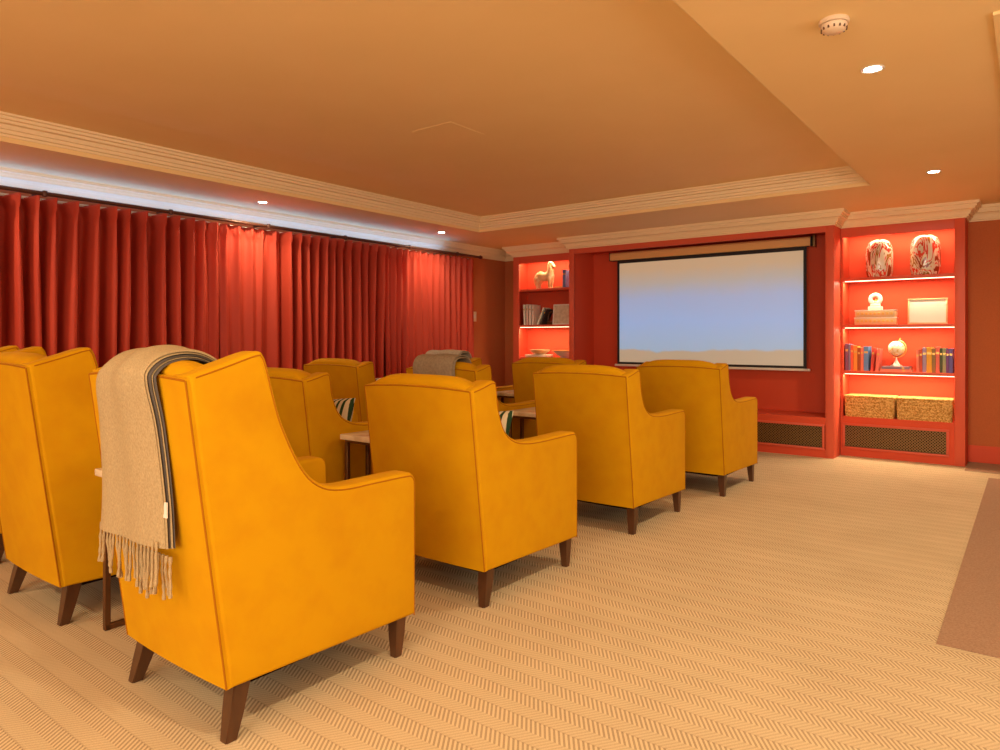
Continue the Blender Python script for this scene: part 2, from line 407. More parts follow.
# centre alcove
root = empty('media_alcove', 'wide red panelled alcove unit with low plinth framing the projector screen', 'built-in unit')
yb = 7.62
finish('back_panel', bx(CL+.055, CR-.002, yb, yb+.02, .0, zb), 'red', root, smooth=False)
for x in (CL+.052, CR-.02): finish('side_panel', bx(x, x+.018, Y1+.01, yb, 0, zb), 'red', root, smooth=False)
finish('stile', bx(CL, CL+.07, Y1-.006, Y1+.02, 0, zb+.02, bev=.003), 'redtrim', root)
finish('stile', bx(CR-.075, CR, Y1-.006, Y1+.02, 0, zb+.02, bev=.003), 'redtrim', root)
finish('side_panel', bx(CR-.02, CR, Y1+.021, Y2+.02, 0, zb), 'redtrim', root, smooth=False)
finish('side_panel', bx(CL, CL+.02, Y1+.021, Y2-.013, 0, zb), 'redtrim', root, smooth=False)
finish('top_rail', bx(CL+.07, CR-.075, Y1-.004, Y1+.02, 2.165, zb+.02), 'redtrim', root, smooth=False)
finish('top_panel', bx(CL+.07, CR-.02, Y1+.02, yb, 2.205, 2.225), 'red', root, smooth=False)
bm = bmesh.new(); box(bm, CL+.07, CR-.02, Y1-.002, yb, .355, .385, bev=.002)
box(bm, CL+.07, CR-.075, Y1-.002, Y1+.02, 0, .078); box(bm, CL+.07, CR-.075, Y1-.002, Y1+.02, .315, .355)
finish('plinth', bm, 'red', root, smooth=False)
grille(root, CR-.075-.005-1.42, CR-.082, .075, .32, Y1-.004)
grille(root, CL+.08, CR-.075-.035-1.42, .075, .32, Y1-.004)
bm = bmesh.new(); box(bm, CR-.075-.036-1.42, CR-.075-.004-1.42, Y1-.002, Y1+.02, .078, .315); finish('mullion', bm, 'redtrim', root, smooth=False)

# projector screen
root = empty('projector_screen', 'pull-down projector screen with black border and painted pale blue reflection in the red alcove', 'projector screen', (0,0,0))
bm = bmesh.new()
cy, cz, rr = 7.52, 2.135, .048
ring = [(cy-.045,2.09),(cy+.045,2.09),(cy+.05,2.10),(cy+.05,2.165),(cy+.04,2.18),(cy-.035,2.18),(cy-.05,2.165),(cy-.05,2.10)]
prism_x(bm, ring, -4.075, -1.79, bev=.0)
hs = finish('housing', bm, 'shell', root)
for x in (-4.085, -1.79): finish('end_cap', bx(x, x+.012, cy-.052, cy+.052, 2.085, 2.185, bev=.003), 'black', hs)
for x in (-1.772,): finish('wall_bracket', bx(x, x+.02, cy-.03, cy+.06, 2.08, 2.20, bev=.003), 'brass', hs)
finish('slot', bx(-4.05, -1.81, cy-.012, cy+.012, 2.083, 2.091), 'black', hs, smooth=False)
SX0, SX1 = -4.0, -1.835
finish('border', bx(SX0, SX1, cy-.001, cy+.001, .835, 2.09), 'black', root, smooth=False)
finish('screen_surface', bx(SX0+.032, SX1-.032, cy-.003, cy-.0012, .862, 2.05), 'picture', root, smooth=False)  # 'picture' is the reflected light painted as emission
finish('bottom_bar', bx(SX0-.03, SX1+.035, cy-.014, cy+.014, .81, .836, bev=.006, seg=3), 'whitebar', root)

# ------------------------------------------------------------ curtains
def hash01(n): return (math.sin(n*12.9898)*43758.5453) % 1
def curtain(y0, y1, folds, amp, label, seed):
    # folds: y positions of pinch pleats
    XC = -5.69
    ys = []; y = y0
    while y <= y1: ys.append(y); y += .0075
    zs = [2.165,2.15,2.13,2.11,2.095,2.08,2.06,2.03,1.98,1.9,1.8,1.6,1.4,1.2,1.0,.8,.6,.4,.2,.03]
    bm = bmesh.new(); rows = []
    nf = len(folds)
    for z in zs:
        row = []
        for y in ys:
            # nearest fold
            best = 0; k = 0
            d = 1e9
            for i, f in enumerate(folds):
                if abs(y-f) < d: d = abs(y-f); k = i
            f = folds[k]
            drop = 2.165-z; a = amp(y)
            sway = (hash01(k+seed)-.5)*.05*min(1, drop/1.2)
            yy = y-f-sway
            sp = .5*((folds[k+1] if k < nf-1 else f+.12)-(folds[k-1] if k else f-.12))
            if drop < .085:   w = .26-1.6*drop        # pleat fan closes towards the pinch
            else: w = .090+min(.115, (drop-.085)*.20)
            w *= sp*1.25 if a > .065 else sp*1.7
            r = 1/(1+abs(yy/(w*.92))**5) if a > .065 else math.exp(-(yy/w)**2)
            r2 = .25*math.exp(-((yy-.42*sp)/(.14*sp))**2)*min(1, drop/.3)*hash01(k*3+seed)
            triple = .18*math.cos(yy/(w*.55)*PI)*r if drop < .10 else .06*math.cos(yy/(w*.8)*PI)*r
            x = XC + a*(r+r2+triple) - a*.62 + .006*math.sin(z*3+k*1.7)
            zz = z-.010*(1-r)*(1 if drop < .1 else 0)
            row.append(bm.verts.new((x, y+(.30*(yy if abs(yy) < .06 else 0)*r*min(1, drop/.5) if a > .065 else 0)+.006*math.sin(z*2.3+k), zz)))
        rows.append(row)
    for a, b in zip(rows, rows[1:]):
        for i in range(len(a)-1): bm.faces.new((a[i], a[i+1], b[i+1], b[i]))
    o = finish('curtain', bm, 'curtain', sharp=80)
    md = o.modifiers.new('cloth', 'SOLIDIFY'); md.thickness = .003
    tag(o, label, 'curtain', None)
    # heading tape showing at the very top
    bm = bmesh.new(); ra = []; rb = []
    for v in range(0, len(ys), 2):
        x = XC-.06; ra.append(bm.verts.new((x, ys[v], 2.172))); rb.append(bm.verts.new((x, ys[v], 2.152)))
    for i in range(len(ra)-1): bm.faces.new((ra[i], ra[i+1], rb[i+1], rb[i]))
    h = finish('heading_tape', bm, 'heading', o); h.modifiers.new('t', 'SOLIDIFY').thickness = .002
    return o
def mkfolds(y0, y1, sp, seed):
    out = []; y = y0+sp*.45; i = 0
    while y < y1-sp*.3: out.append(y); y += sp*(1+.35*(hash01(i*7+seed)-.5)); i += 1
    return out
deep = lambda y: .085
curtain(-.6, 3.315, mkfolds(-.6, 3.33, .125, 3), lambda y: .17 if y < 3.05 else .06, 'red curtain panel with deep dark-gapped pleats at the left edge of the photo', 3)
curtain(3.33, 5.28, mkfolds(3.33, 5.28, .115, 9), lambda y: .045 if y < 3.95 else .17, 'middle red curtain panel, between the left-edge one and the one by the corner', 9)
curtain(5.295, 6.86, mkfolds(5.28, 6.86, .105, 5), lambda y: .06 if y < 5.6 else .045, 'red curtain panel with shallow bright folds ending beside the terracotta corner wall', 5)
root = empty('curtain_pole', 'dark bronze curtain pole running along the left wall beneath the cornice', 'curtain pole', (-5.64, 3.0, 2.19))
bm = bmesh.new(); tube(bm, [(0,-3.6,0),(0,3.88,0)], .015, 12); finish('pole', bm, 'pole', root)
bm = bmesh.new(); lathe(bm, [(.001,-.03),(.018,-.024),(.026,0),(.018,.024),(.001,.03)], 16)
bmesh.ops.transform(bm, matrix=Matrix.Rotation(PI/2, 4, 'X'), verts=bm.verts); f = finish('finial', bm, 'pole', root, loc=(0,3.9,0))
for y in (-2.8,-1.95,-1.06,-.14,.78,1.69,2.62,3.45):
    bm = bmesh.new(); tube(bm, [(-.235,0,.02),(-.1,0,.015),(0,0,0)], .007, 8)
    lathe(bm, [(.001,-.024),(.016,-.02),(.023,0),(.016,.02),(.001,.024)], 14)
    finish('bracket', bm, 'pole', root, loc=(0,y,0))
# cool daylight from the window behind the curtains, spilling over the top onto the cornice
area('daylight_over_curtain', (-5.75, 3.2, 2.185), (PI, 0, 0), .05, 6.3, 8, (.22,.43,1))
# switch plate on the left wall past the curtain
root = empty('thermostat', 'small white thermostat plate on the terracotta wall beside the curtain end', 'thermostat', (XL, 7.05, 1.43))
finish('plate', bx(0,.012,-.045,.045,-.06,.07,bev=.003), 'plastic', root)
finish('dial', bx(.012,.02,-.02,.02,-.02,.03,bev=.003), 'white', root)

# ------------------------------------------------------------ ceiling fittings
lights = [(-.57,3.475,'right-hand'),(-.57,5.89,''),(-.57,1.06,''),(-.57,-1.35,''),(-5.42,3.575,''),(-5.35,5.84,''),(-5.42,1.2,''),(-4.35,-1.0,''),(-2.5,-1.0,'')]
lab = ['brightest recessed downlight, on the ceiling near the smoke detector','recessed downlight in the ceiling in front of the right bookcase', None, None,
       'small recessed downlight over the curtains, nearer the camera of the two','small recessed downlight over the curtain end nearest the corner', None, None, None]
for i, (x, y, _) in enumerate(lights):
    t = empty('downlight', lab[i] or 'recessed downlight in the ceiling border behind the camera, out of the photo', 'ceiling light', (x, y, CZ), group='recessed ceiling downlights')
    if i in (0,1): t.location.z = CZ
    bm = bmesh.new(); lathe(bm, [(.036,-.001),(.047,-.001),(.049,-.004),(.047,-.007),(.038,-.006),(.035,-.003)], 28)
    finish('bezel', bm, 'chrome', t)
    bm = bmesh.new(); lathe(bm, [(.001,-.002),(.035,-.002),(.035,-.0045),(.001,-.006)], 24); finish('lens', bm, 'lamp', t)
    l = bpy.data.lights.new('downlight_beam', 'SPOT'); l.energy = DOWN_POWER*(.55 if x < -5 else 1.7 if x < -4 else 1); l.color = DOWN_COL; l.spot_size = math.radians(165); l.spot_blend = .9; l.shadow_soft_size = .035
    o = bpy.data.objects.new('downlight_beam', l); o.location = (x, y, CZ-.02); COL.objects.link(o)
root = empty('smoke_detector', 'round cream smoke detector on the ceiling near the top edge of the photo', 'smoke detector', (-.60, 2.86, CZ))
bm = bmesh.new(); lathe(bm, [(.001,0),(.052,0),(.054,-.004),(.054,-.012),(.050,-.016),(.001,-.016)], 32); b0 = finish('base_ring', bm, 'plastic', root)
bm = bmesh.new(); lathe(bm, [(.001,-.018),(.046,-.018),(.047,-.030),(.040,-.040),(.030,-.046),(.001,-.048)], 32); hd = finish('sensor_head', bm, 'plastic', root)
bm = bmesh.new(); lathe(bm, [(.001,-.0155),(.043,-.0155),(.043,-.019),(.001,-.019)], 32); finish('gap_ring', bm, 'darkslot', hd)
bm = bmesh.new()
for k in range(14):
    a = 2*PI*k/14; vs = box(bm, .0425,.0465,-.003,.003,-.040,-.030)
    bmesh.ops.transform(bm, matrix=Matrix.Rotation(a, 4, 'Z'), verts=vs)
finish('vent_slots', bm, 'darkslot', hd, smooth=False)
root = empty('access_panel', 'faint square access panel flush in the recessed ceiling tray', 'access panel', (-3.07, 3.42, TZ))
finish('panel', bx(-.17,.17,-.17,.17,-.0015,0), 'ceiling', root)

# ------------------------------------------------------------ armchairs
CW = .655
def chair_shapes(tall):
    if tall:
        prof = [(0,.152),(-.062,.60),(-.122,1.048),(-.02,1.078),(.085,1.110),(.112,1.10),(.128,1.06),(.148,.985),(.18,.885),(.245,.757),(.31,.69),(.40,.662),(.56,.660),(.700,.659),(.730,.652),(.745,.632),(.748,.605),(.748,.132)]
        corn = (0,2,16,17)
        top, seam, CW = 1.052, 1.04, .61
    else:
        prof = [(0,.152),(-.05,.55),(-.098,.932),(-.02,.950),(.04,.966),(.070,.958),(.080,.92),(.092,.84),(.135,.745),(.205,.695),(.30,.675),(.42,.670),(.56,.672),(.700,.674),(.730,.667),(.745,.647),(.748,.62),(.748,.132)]
        corn = (0,2,16,17)
        top, seam, CW = .948, .932, .655
    return prof, corn, top, seam, CW
def make_chair(tall, label):
    prof, corn, top, seam, CW = chair_shapes(tall)
    root = empty('armchair', label, 'armchair')
    P = spline(prof, 4, corn)
    P = [(p[0], p[1]) for p in P]
    h = CW/2
    lean = -.122/.896 if tall else -.098/.78
    ry = lambda z: (z-.152)*lean
    for s in (-1, 1):
        bm = bmesh.new()
        prism_round(bm, [(y+.004, z) for y, z in P], h-.095, h, .016, s)
        side = finish('side_panel', bm, 'velvet', root, sharp=35)
        bm = bmesh.new(); n = len(P)
        path = []
        for i, (y, z) in enumerate(P):
            if i < 9: continue           # piping a little inside the outline, on the outer face
            a = P[i-1] if i else P[i]; b = P[min(i+1, n-1)]
            t = Vector((b[0]-a[0], b[1]-a[1])).normalized(); nn = Vector((t.y, -t.x))
            path.append((s*(h-.0008), y+nn.x*.012+.004, z+nn.y*.012))
        tube(bm, path, .0024, 6); finish('piping', bm, 'piping', side)
    # rear panel: full width, straight seam along the top
    bm = bmesh.new()
    rings = []
    for i in range(13):
        u = -1+2*i/12; x = u*(h-.004)
        bow = -.010*(1-u*u)
        zt = seam+.012*(1-u*u)
        rings.append([(x, ry(.154)+bow-.004, .154),(x, ry(.55)+bow*1.2-.004,.55),(x, ry(zt)+bow-.004, zt-.004),(x, ry(zt)+.004, zt),(x, ry(zt)+.05, zt-.01),(x, .02, .156)])
    loft(bm, rings); bp = finish('back_panel', bm, 'velvet', root, sharp=50)
    bm = bmesh.new(); tube(bm, [((-1+2*i/12)*(h-.006), ry(seam)-.010*(1-(-1+2*i/12)**2)-.003, seam+.012*(1-(-1+2*i/12)**2)-.006) for i in range(13)], .0036, 6)
    for s in (-1,1): tube(bm, [(s*(h-.004), ry(z)-.004, z) for z in (.155,.4,.7,seam-.006)], .0028, 6)
    finish('piping', bm, 'piping', bp)
    # padded inner back with a crowned top
    bm = bmesh.new(); rings = []
    for i in range(17):
        u = -1+2*i/16; x = u*(h-.040)
        c = .040*(1-abs(u)**4.5); pr = .03*(1-u**4)
        t = top+c
        yt = ry(top)
        rings.append([(x,.03,.34),(x,yt+.012,seam-.02),(x,yt+.004,t-.030),(x,yt+.022,t-.008),(x,yt+.055,t),(x,yt+.095,t-.004),(x,yt+.135+pr*.3,t-.022),(x,yt+.155+pr*.5,t-.06),
                      (x,.09+pr+.01,.80),(x,.115+pr,.62),(x,.15+pr,.46),(x,.16,.34)])
    loft(bm, rings); finish('back_cushion', bm, 'velvet', root, sharp=60)
    bm = bmesh.new(); box(bm, -h+.097, h-.097, .12, .755, .335, .465, bev=.035, seg=4); sc = finish('seat_cushion', bm, 'velvet', root)
    bm = bmesh.new(); tube(bm, [(-h+.115,.748,.452),(h-.115,.748,.452)], .004, 6); finish('piping', bm, 'piping', sc)
    bm = bmesh.new(); box(bm, -h+.09, h-.09, .03, .735, .142, .335, bev=.012, seg=2); finish('seat_base', bm, 'velvet', root)
    finish('base_cloth', bx(-h+.03, h-.03, .03, .72, .134, .146), 'dark', root, smooth=False)
    for sx in (-1, 1):
        for rear in (1, 0):
            bm = bmesh.new(); rings = []
            if rear: tc = (sx*(h-.040), .052, .150); bc = (sx*(h-.022), .012, 0); a, b2 = .026, .017
            else: tc = (sx*(h-.040), .690, .138); bc = (sx*(h-.026), .672, 0); a, b2 = .024, .015
            for q in (0,.5,1):
                c = [tc[i]+(bc[i]-tc[i])*q for i in range(3)]; w = a+(b2-a)*q
                rings.append([(c[0]-w,c[1]-w*1.0,c[2]),(c[0]+w,c[1]-w*1.0,c[2]),(c[0]+w,c[1]+w*1.1,c[2]),(c[0]-w,c[1]+w*1.1,c[2])])
            loft(bm, rings); bmesh.ops.bevel(bm, geom=[e for e in bm.edges if abs(e.verts[0].co.z-e.verts[1].co.z) > .02], offset=.003, segments=2, affect='EDGES')
            finish('leg', bm, 'wood', root)
    return root

def place(o, xr, y0, rz=0, label=None, group=None):
    w_ = .61 if group == G1 else .655
    o.location = (xr-w_/2, y0, 0); o.rotation_euler = (0,0,math.radians(rz))
    if label: o['label'] = label
    if group: o['group'] = group
    return o
G1 = 'tall-backed armchairs in the back row'; G2 = 'lower-backed armchairs in the front rows'
c11 = make_chair(True, ''); c21 = make_chair(False, '')
copies = {'12': copy_tree(c11), '13': copy_tree(c11), '22': copy_tree(c21), '31': copy_tree(c21), '32': copy_tree(c21), '33': copy_tree(c21), '41': copy_tree(c21), '42': copy_tree(c21), '43': copy_tree(c21)}
place(c11, -1.80, 1.078, 0, 'large mustard velvet armchair in the foreground with the beige fringed throw over its back', G1)
place(copies['12'], -3.065, 1.115, 0, 'mustard velvet armchair at the left edge, left of the throw-draped chair', G1)
place(copies['13'], -4.16, 1.20, 0, 'mustard velvet armchair mostly cut off by the photo edge, beyond the left-edge chair', G1)
place(c21, -1.842, 2.29, 0, 'mustard velvet armchair directly in front of the throw-draped one, full back in view', G2)
place(copies['22'], -2.965, 2.29, 0, 'mustard velvet armchair half hidden behind the wing of the foreground chair', G2)
place(copies['31'], -1.842, 3.675, 0, 'mustard velvet armchair in the right column, second from the red plinth', G2)
place(copies['32'], -2.955, 3.66, 0, 'mustard velvet armchair with a grey-brown blanket folded over its back', G2)
place(copies['33'], -4.08, 3.60, 0, 'mustard velvet armchair before the curtains, left of the two blanket-draped chairs', G2)
place(copies['41'], -1.765, 4.955, 0, 'mustard velvet armchair in the right column nearest the screen and red plinth', G2)
place(copies['42'], -2.965, 4.96, 0, 'mustard velvet armchair nearest the left bookcase, in front of its lower shelves', G2)
place(copies['43'], -4.10, 4.96, 0, 'farthest mustard velvet armchair by the curtains with a pale grey blanket on its back', G2)

# care label hanging from underneath the foreground chair
t = finish('care_tag', bx(-.06,.06,-.003,.003,-.045,.0,bev=.001), 'tag', c11, loc=(-.10,.05,.150)); t['label'] = 'green and white sewn-on care tag'
tw = finish('tag_end', bx(.045,.085,-.004,.004,-.047,-.002,bev=.001), 'white', t)

# ------------------------------------------------------------ side tables
def make_table():
    root = empty('side_table', '', 'side table')
    finish('table_top', bx(-.18,.19,0,.42,.612,.640,bev=.005,seg=2), 'marble', root)
    for s in (-1,1):
        x = s*.165
        bm = bmesh.new()
        for y in (.04,.185): box(bm, x-.011, x+.011, y-.011, y+.011, .0, .60, bev=.002, seg=1)
        finish('leg', bm, 'bronze', root)
        bm = bmesh.new(); box(bm, x-.011, x+.011, .03, .185, 0, .022, bev=.002, seg=1); finish('foot_rail', bm, 'bronze', root)
    bm = bmesh.new()
    for y in (.04,.38): box(bm, -.176, .176, y-.010, y+.010, .594, .612, bev=.002, seg=1)
    for x in (-.165,.165): box(bm, x-.010, x+.010, .04, .38, .594, .612, bev=.002, seg=1)
    finish('top_frame', bm, 'bronze', root)
    return root
t0 = make_table(); GT = 'marble side tables between the armchairs'
tb = [t0]+[copy_tree(t0) for _ in range(3)]
for o, (x, y, lb) in zip(tb, [(-2.725,1.17,'side table between the two nearest chairs, only its bronze legs seen below the beige throw'),
    (-2.735,2.385,'marble-topped side table showing left of the second right-column chair'),
    (-2.74,3.84,'marble-topped side table seen over the arm of the second right-column chair, beside the striped cushion'),
    (-3.88,5.10,'farthest marble-topped side table, just a pale sliver above the arm of the grey-brown-blanket chair')]):
    o.location = (x, y, 0); o['label'] = lb; o['group'] = GT

# ------------------------------------------------------------ cushions
def cushion(name, loc, rot, w, label):
    bm = bmesh.new(); n = 14; top = []; bot = []
    for i in range(n+1):
        ra = []; rb = []
        for j in range(n+1):
            u = -1+2*i/n; v = -1+2*j/n
            pinch = 1-.10*(1-(abs(u)*abs(v)))*max(abs(u),abs(v))**4
            x = u*w/2*pinch; z = v*w/2*pinch
            t = .062*((1-u**4)*(1-v**4))**.55+.002
            ra.append(bm.verts.new((x,-t,z))); rb.append(bm.verts.new((x,t,z)))
        top.append(ra); bot.append(rb)
    for G in (top, bot):
        for i in range(n):
            for j in range(n): bm.faces.new((G[i][j],G[i+1][j],G[i+1][j+1],G[i][j+1]))
    for k in range(n):
        for (i0,j0,i1,j1) in ((k,0,k+1,0),(k,n,k+1,n),(0,k,0,k+1),(n,k,n,k+1)):
            bm.faces.new((top[i0][j0],top[i1][j1],bot[i1][j1],bot[i0][j0]))
    o = finish('cushion', bm, 'stripes', sharp=80); o.location = loc; o.rotation_euler = rot
    return tag(o, label, 'cushion', 'striped scatter cushions')
R = math.radians
cushion('c', (-2.165,2.61,.62), (R(-16),R(0),R(8)), .37, 'striped cushion on the second right-column armchair, beside the marble table')
cushion('c', (-3.33,2.62,.62), (R(-16),R(0),R(8)), .37, 'striped cushion on the half-hidden armchair left of the second right-column chair')
cushion('c', (-2.17,3.99,.645), (R(-16),R(0),R(8)), .37, 'dark-edged cushion peeping out at the arm of the second right-column armchair from the plinth')
cushion('c', (-4.42,3.93,.645), (R(-16),R(0),R(8)), .37, 'cushion whose tip shows on the armchair standing alone before the curtains')
cushion('c', (-3.40,3.97,.69), (R(-16),R(0),R(8)), .37, 'cushion at the wing of the grey-brown-blanket armchair, in front of the corner wall')

# ------------------------------------------------------------ blankets
def drape(path, x0, x1, thick, m, name, parent=None, wob=.004, ends=None):
    # a sheet following path (y,z) with sideways extent x0..x1
    bm = bmesh.new(); pts = spline(path, 6)
    n = 22; outer = []; inner = []
    L = len(pts)
    for i, p in enumerate(pts):
        a = pts[max(i-1,0)]; b = pts[min(i+1,L-1)]; t = (b-a).normalized(); nn = Vector((-t.y, t.x))
        o_, i_ = [], []
        q = i/(L-1)
        for j in range(n+1):
            u = j/n; xa = x0(q) if callable(x0) else x0; xb = x1(q) if callable(x1) else x1
            x = xa+(xb-xa)*u
            w = wob*math.sin(u*11+q*3)+wob*.6*math.sin(u*5-q*4)
            edge = 1-.75*abs(2*u-1)**8
            o_.append(bm.verts.new((x, p.x+nn.x*(thick*edge+w), p.y+nn.y*(thick*edge+w)))); i_.append(bm.verts.new((x, p.x+nn.x*w*.5, p.y+nn.y*w*.5)))
        outer.append(o_); inner.append(i_)
    for G in (outer, inner):
        for i in range(L-1):
            for j in range(n): bm.faces.new((G[i][j],G[i][j+1],G[i+1][j+1],G[i+1][j]))
    for i in range(L-1):
        for j in (0,n): bm.faces.new((outer[i][j],outer[i+1][j],inner[i+1][j],inner[i][j]))
    for i in (0,L-1):
        for j in range(n): bm.faces.new((outer[i][j],outer[i][j+1],inner[i][j+1],inner[i][j]))
    return finish(name, bm, m, parent, sharp=70)
def offset_path(path, d):
    out = []
    for i, p in enumerate(path):
        a = Vector(path[max(i-1,0)]); b = Vector(path[min(i+1,len(path)-1)]); t = (b-a).normalized(); nn = Vector((-t.y, t.x))
        out.append((p[0]+nn.x*d, p[1]+nn.y*d))
    return out
# chair 1 throw. path runs from the rear hem up, over the crown and down inside
Y0 = 1.078
base = [(Y0-.090,.555),(Y0-.097,.70),(Y0-.118,.90),(Y0-.140,1.02),(Y0-.135,1.050),(Y0-.10,1.076),(Y0-.04,1.086),(Y0+.01,1.076),(Y0+.045,1.05),(Y0+.065,.98),(Y0+.10,.80),(Y0+.13,.70)]
thr = empty('throw_blanket', 'beige woollen fringed throw folded over the back of the foreground armchair', 'blanket', (0,0,0))
XA = lambda q: -2.34+.135*min(1,q*2.6)
XB = lambda q: -1.940-.018*min(1,q*3.2)+.006*math.sin(q*9)
lay1 = offset_path(base, .024)
drape(lay1, XA, XB, .013, 'wool', 'outer_fold', thr, .005)
l2 = drape(offset_path(base,.012), -2.17, lambda q: -1.930-.012*min(1,q*3.2)+.006*math.sin(q*7), .006, 'greywool', 'inner_fold', thr, .002); l2['label'] = 'charcoal underside of the fold'
l2b = drape(offset_path(base,.0185), -2.17, lambda q: -1.935-.012*min(1,q*3.2)+.006*math.sin(q*7+1), .005, 'wool', 'inner_fold', thr, .002)
l3 = drape(offset_path(base,.002), -2.15, lambda q: -1.920-.012*min(1,q*3.2)+.006*math.sin(q*6), .006, 'greywool', 'inner_fold', thr, .001)
l4 = drape(offset_path(base,.0075), -2.15, lambda q: -1.926-.012*min(1,q*3.2)+.006*math.sin(q*6+.8), .004, 'wool', 'inner_fold', thr, .001)
def fringe(n, xa, xb, y, z, L, parent, seed, m='wool'):
    rnd = random.Random(seed); bm = bmesh.new()
    for k in range(n):
        x = xa+(xb-xa)*(k+.5)/n; l = L*(.85+.3*rnd.random()); sx = (rnd.random()-.5)*.03; sy = (rnd.random()-.5)*.02
        pts = [(x, y, z+.01),(x+sx*.2, y-.002, z-l*.3),(x+sx*.7, y+sy*.5, z-l*.7),(x+sx, y+sy, z-l)]
        tube(bm, [(*p,) for p in [tuple(v) for v in spline(pts,3)]], lambda t: .0052-.0012*math.sin(t*PI)+.0012*math.sin(t*22), 6)
    return finish('fringe', bm, m, parent)
fr1 = fringe(17, -2.33, -1.955, Y0-.122, .562, .125, thr, 4)
fr2 = fringe(9, -2.12, -1.92, Y0-.100, .52, .12, thr, 8)
fr1['kind'] = 'stuff'; fr2['kind'] = 'stuff'
for lab_ in (0,):
    t = finish('woven_label', bx(-.018,.018,-.002,.002,-.022,.022), 'white', thr, loc=(-1.945, Y0-.112, .665)); t['label'] = 'small white sewn label'

def small_blanket(xr, y0, xa, xb, m, label, lift=0):
    r_ = empty('folded_blanket', label, 'blanket', (0,0,0))
    b = [(y0-.075,.58),(y0-.095,.75),(y0-.118,.90),(y0-.118,.962),(y0-.09,.99+lift),(y0-.03,.998+lift),(y0+.03,.985+lift),(y0+.062,.93),(y0+.085,.82),(y0+.115,.68)]
    drape(offset_path(b,.016), xa, xb, .012, m, 'top_fold', r_, .003)
    drape(offset_path(b,.003), xa+.01, xb+.012, .012, m, 'under_fold', r_, .002)
    return r_
small_blanket(-2.955, 3.66, -3.50, -3.13, 'greyblanket', 'grey-brown blanket folded over the back of the nearer of two blanket-draped chairs', .01)
small_blanket(-4.10, 4.96, -4.64, -4.22, 'paleblanket', 'pale grey blanket folded over the farthest armchair by the curtains', .01)

# ------------------------------------------------------------ right bookcase contents
s1, s2, s3 = (z+.028 for z in right_shelves); ZB = .385   # globe shelf, frame shelf, vase shelf; base
def vase(x, y, z, r, h, label, rz):
    bm = bmesh.new()
    lathe(bm, [(.001,0),(r*.80,0),(r*.90,.01),(r*.98,h*.15),(r,h*.45),(r,h*.62),(r*.94,h*.80),(r*.78,h*.93),(r*.52,h*.99),(r*.42,h),(r*.36,h*.97),(.001,h*.9)], 40)
    o = finish('vase', bm, 'vase', sharp=60); o.location = (x,y,z); o.rotation_euler = (0,0,rz)
    return tag(o, label, 'vase', 'mottled glass vases on the top shelf')
vase(-1.183, 7.575, s3, .118, .365, 'barrel-shaped vase mottled red and cream, left one on the top right shelf', 0)
vase(-.800, 7.570, s3, .125, .375, 'barrel-shaped vase streaked brown, red and cream, right one on the top right shelf', 2.1)
def book(x, y, z, w, h, d, col, label, group, lean=0, flat=False, cat='book'):
    m = mat('book_cloth', tuple(min(.85, c*1.4+.01) for c in col), .7, spec=.2)
    r_ = empty('book', label, cat, (x,y,z), group=group)
    bm = bmesh.new(); t = .0025
    box(bm, -w/2, -w/2+t, 0, d, 0, h); box(bm, w/2-t, w/2, 0, d, 0, h); box(bm, -w/2, w/2, -.002, t, 0, h, bev=.0012, seg=1)
    finish('cover', bm, m, r_, smooth=False)
    finish('pages', bx(-w/2+t, w/2-t, t, d-.006, .003, h-.004), 'paper', r_, smooth=False)
    if w > .018:   # title band on the spine
        bm = bmesh.new(); box(bm, -w/2+.004, w/2-.004, -.0032, -.0015, h*.72, h*.80); finish('spine_band', bm, 'gold', r_, smooth=False)
    if flat: r_.rotation_euler = (0, PI/2, 0)
    elif lean: r_.rotation_euler = (0, lean, 0)
    return r_
lcols = [('purple-brown',(.16,.07,.14),.030,.262),('slate blue',(.15,.17,.30),.016,.255),('coral red',(.60,.10,.05),.024,.25),('orange',(.70,.24,.04),.034,.243),('dark brown',(.28,.07,.02),.026,.225),('salmon',(.70,.17,.10),.026,.23),('bright blue',(.10,.22,.45),.040,.238),('brick red',(.45,.06,.04),.024,.226),('rose',(.75,.16,.12),.026,.215)]
x = -1.468
for i, (n, c, w, h) in enumerate(lcols):
    ln = 0 if i < 7 else .07
    pos = 'at the left end of' if i == 0 else ('at the right end of' if i == 8 else 'in')
    book(x+w/2, 7.48, s1, w, h, .17, c, f'{n} book standing {pos} the row left of the globe', 'books left of the globe', lean=ln)
    x += w+.0015+(.016 if i >= 6 else 0)
rcols = [('salmon pink',(.72,.18,.12),.022,.205),('rust red',(.45,.08,.04),.024,.215),('lavender grey',(.28,.22,.34),.030,.228),('amber orange',(.72,.32,.04),.042,.232),('olive brown',(.24,.15,.06),.028,.226),('coral',(.68,.14,.10),.030,.238),('dark green',(.06,.08,.04),.020,.225),('sage green',(.25,.28,.15),.026,.228),('deep violet',(.13,.06,.20),.022,.22),('indigo blue',(.10,.10,.28),.028,.222)]
x = -.862
for i, (n, c, w, h) in enumerate(rcols):
    pos = 'at the left end of' if i == 0 else ('at the right end of' if i == 9 else 'in')
    book(x+w/2, 7.48, s1, w, h, .17, c, f'{n} book standing {pos} the row right of the globe', 'books right of the globe')
    x += w+.0015
# flat books under the globe
for k, (w, c, lb) in enumerate(((.26,(.72,.20,.14),'pink book lying flat, lower of the pair under the globe'),(.235,(.20,.16,.20),'dark blue-edged book lying flat directly under the globe'))):
    b = book(-1.155+.012*k, 7.47, s1+.0255*k+.0125+.0125-.0125+.0125-.0, .024, w, .16, c, lb, 'flat books under the globe', flat=True)
    b.location.x = -1.16+.012*k; b.location.z = s1+.012+.0245*k
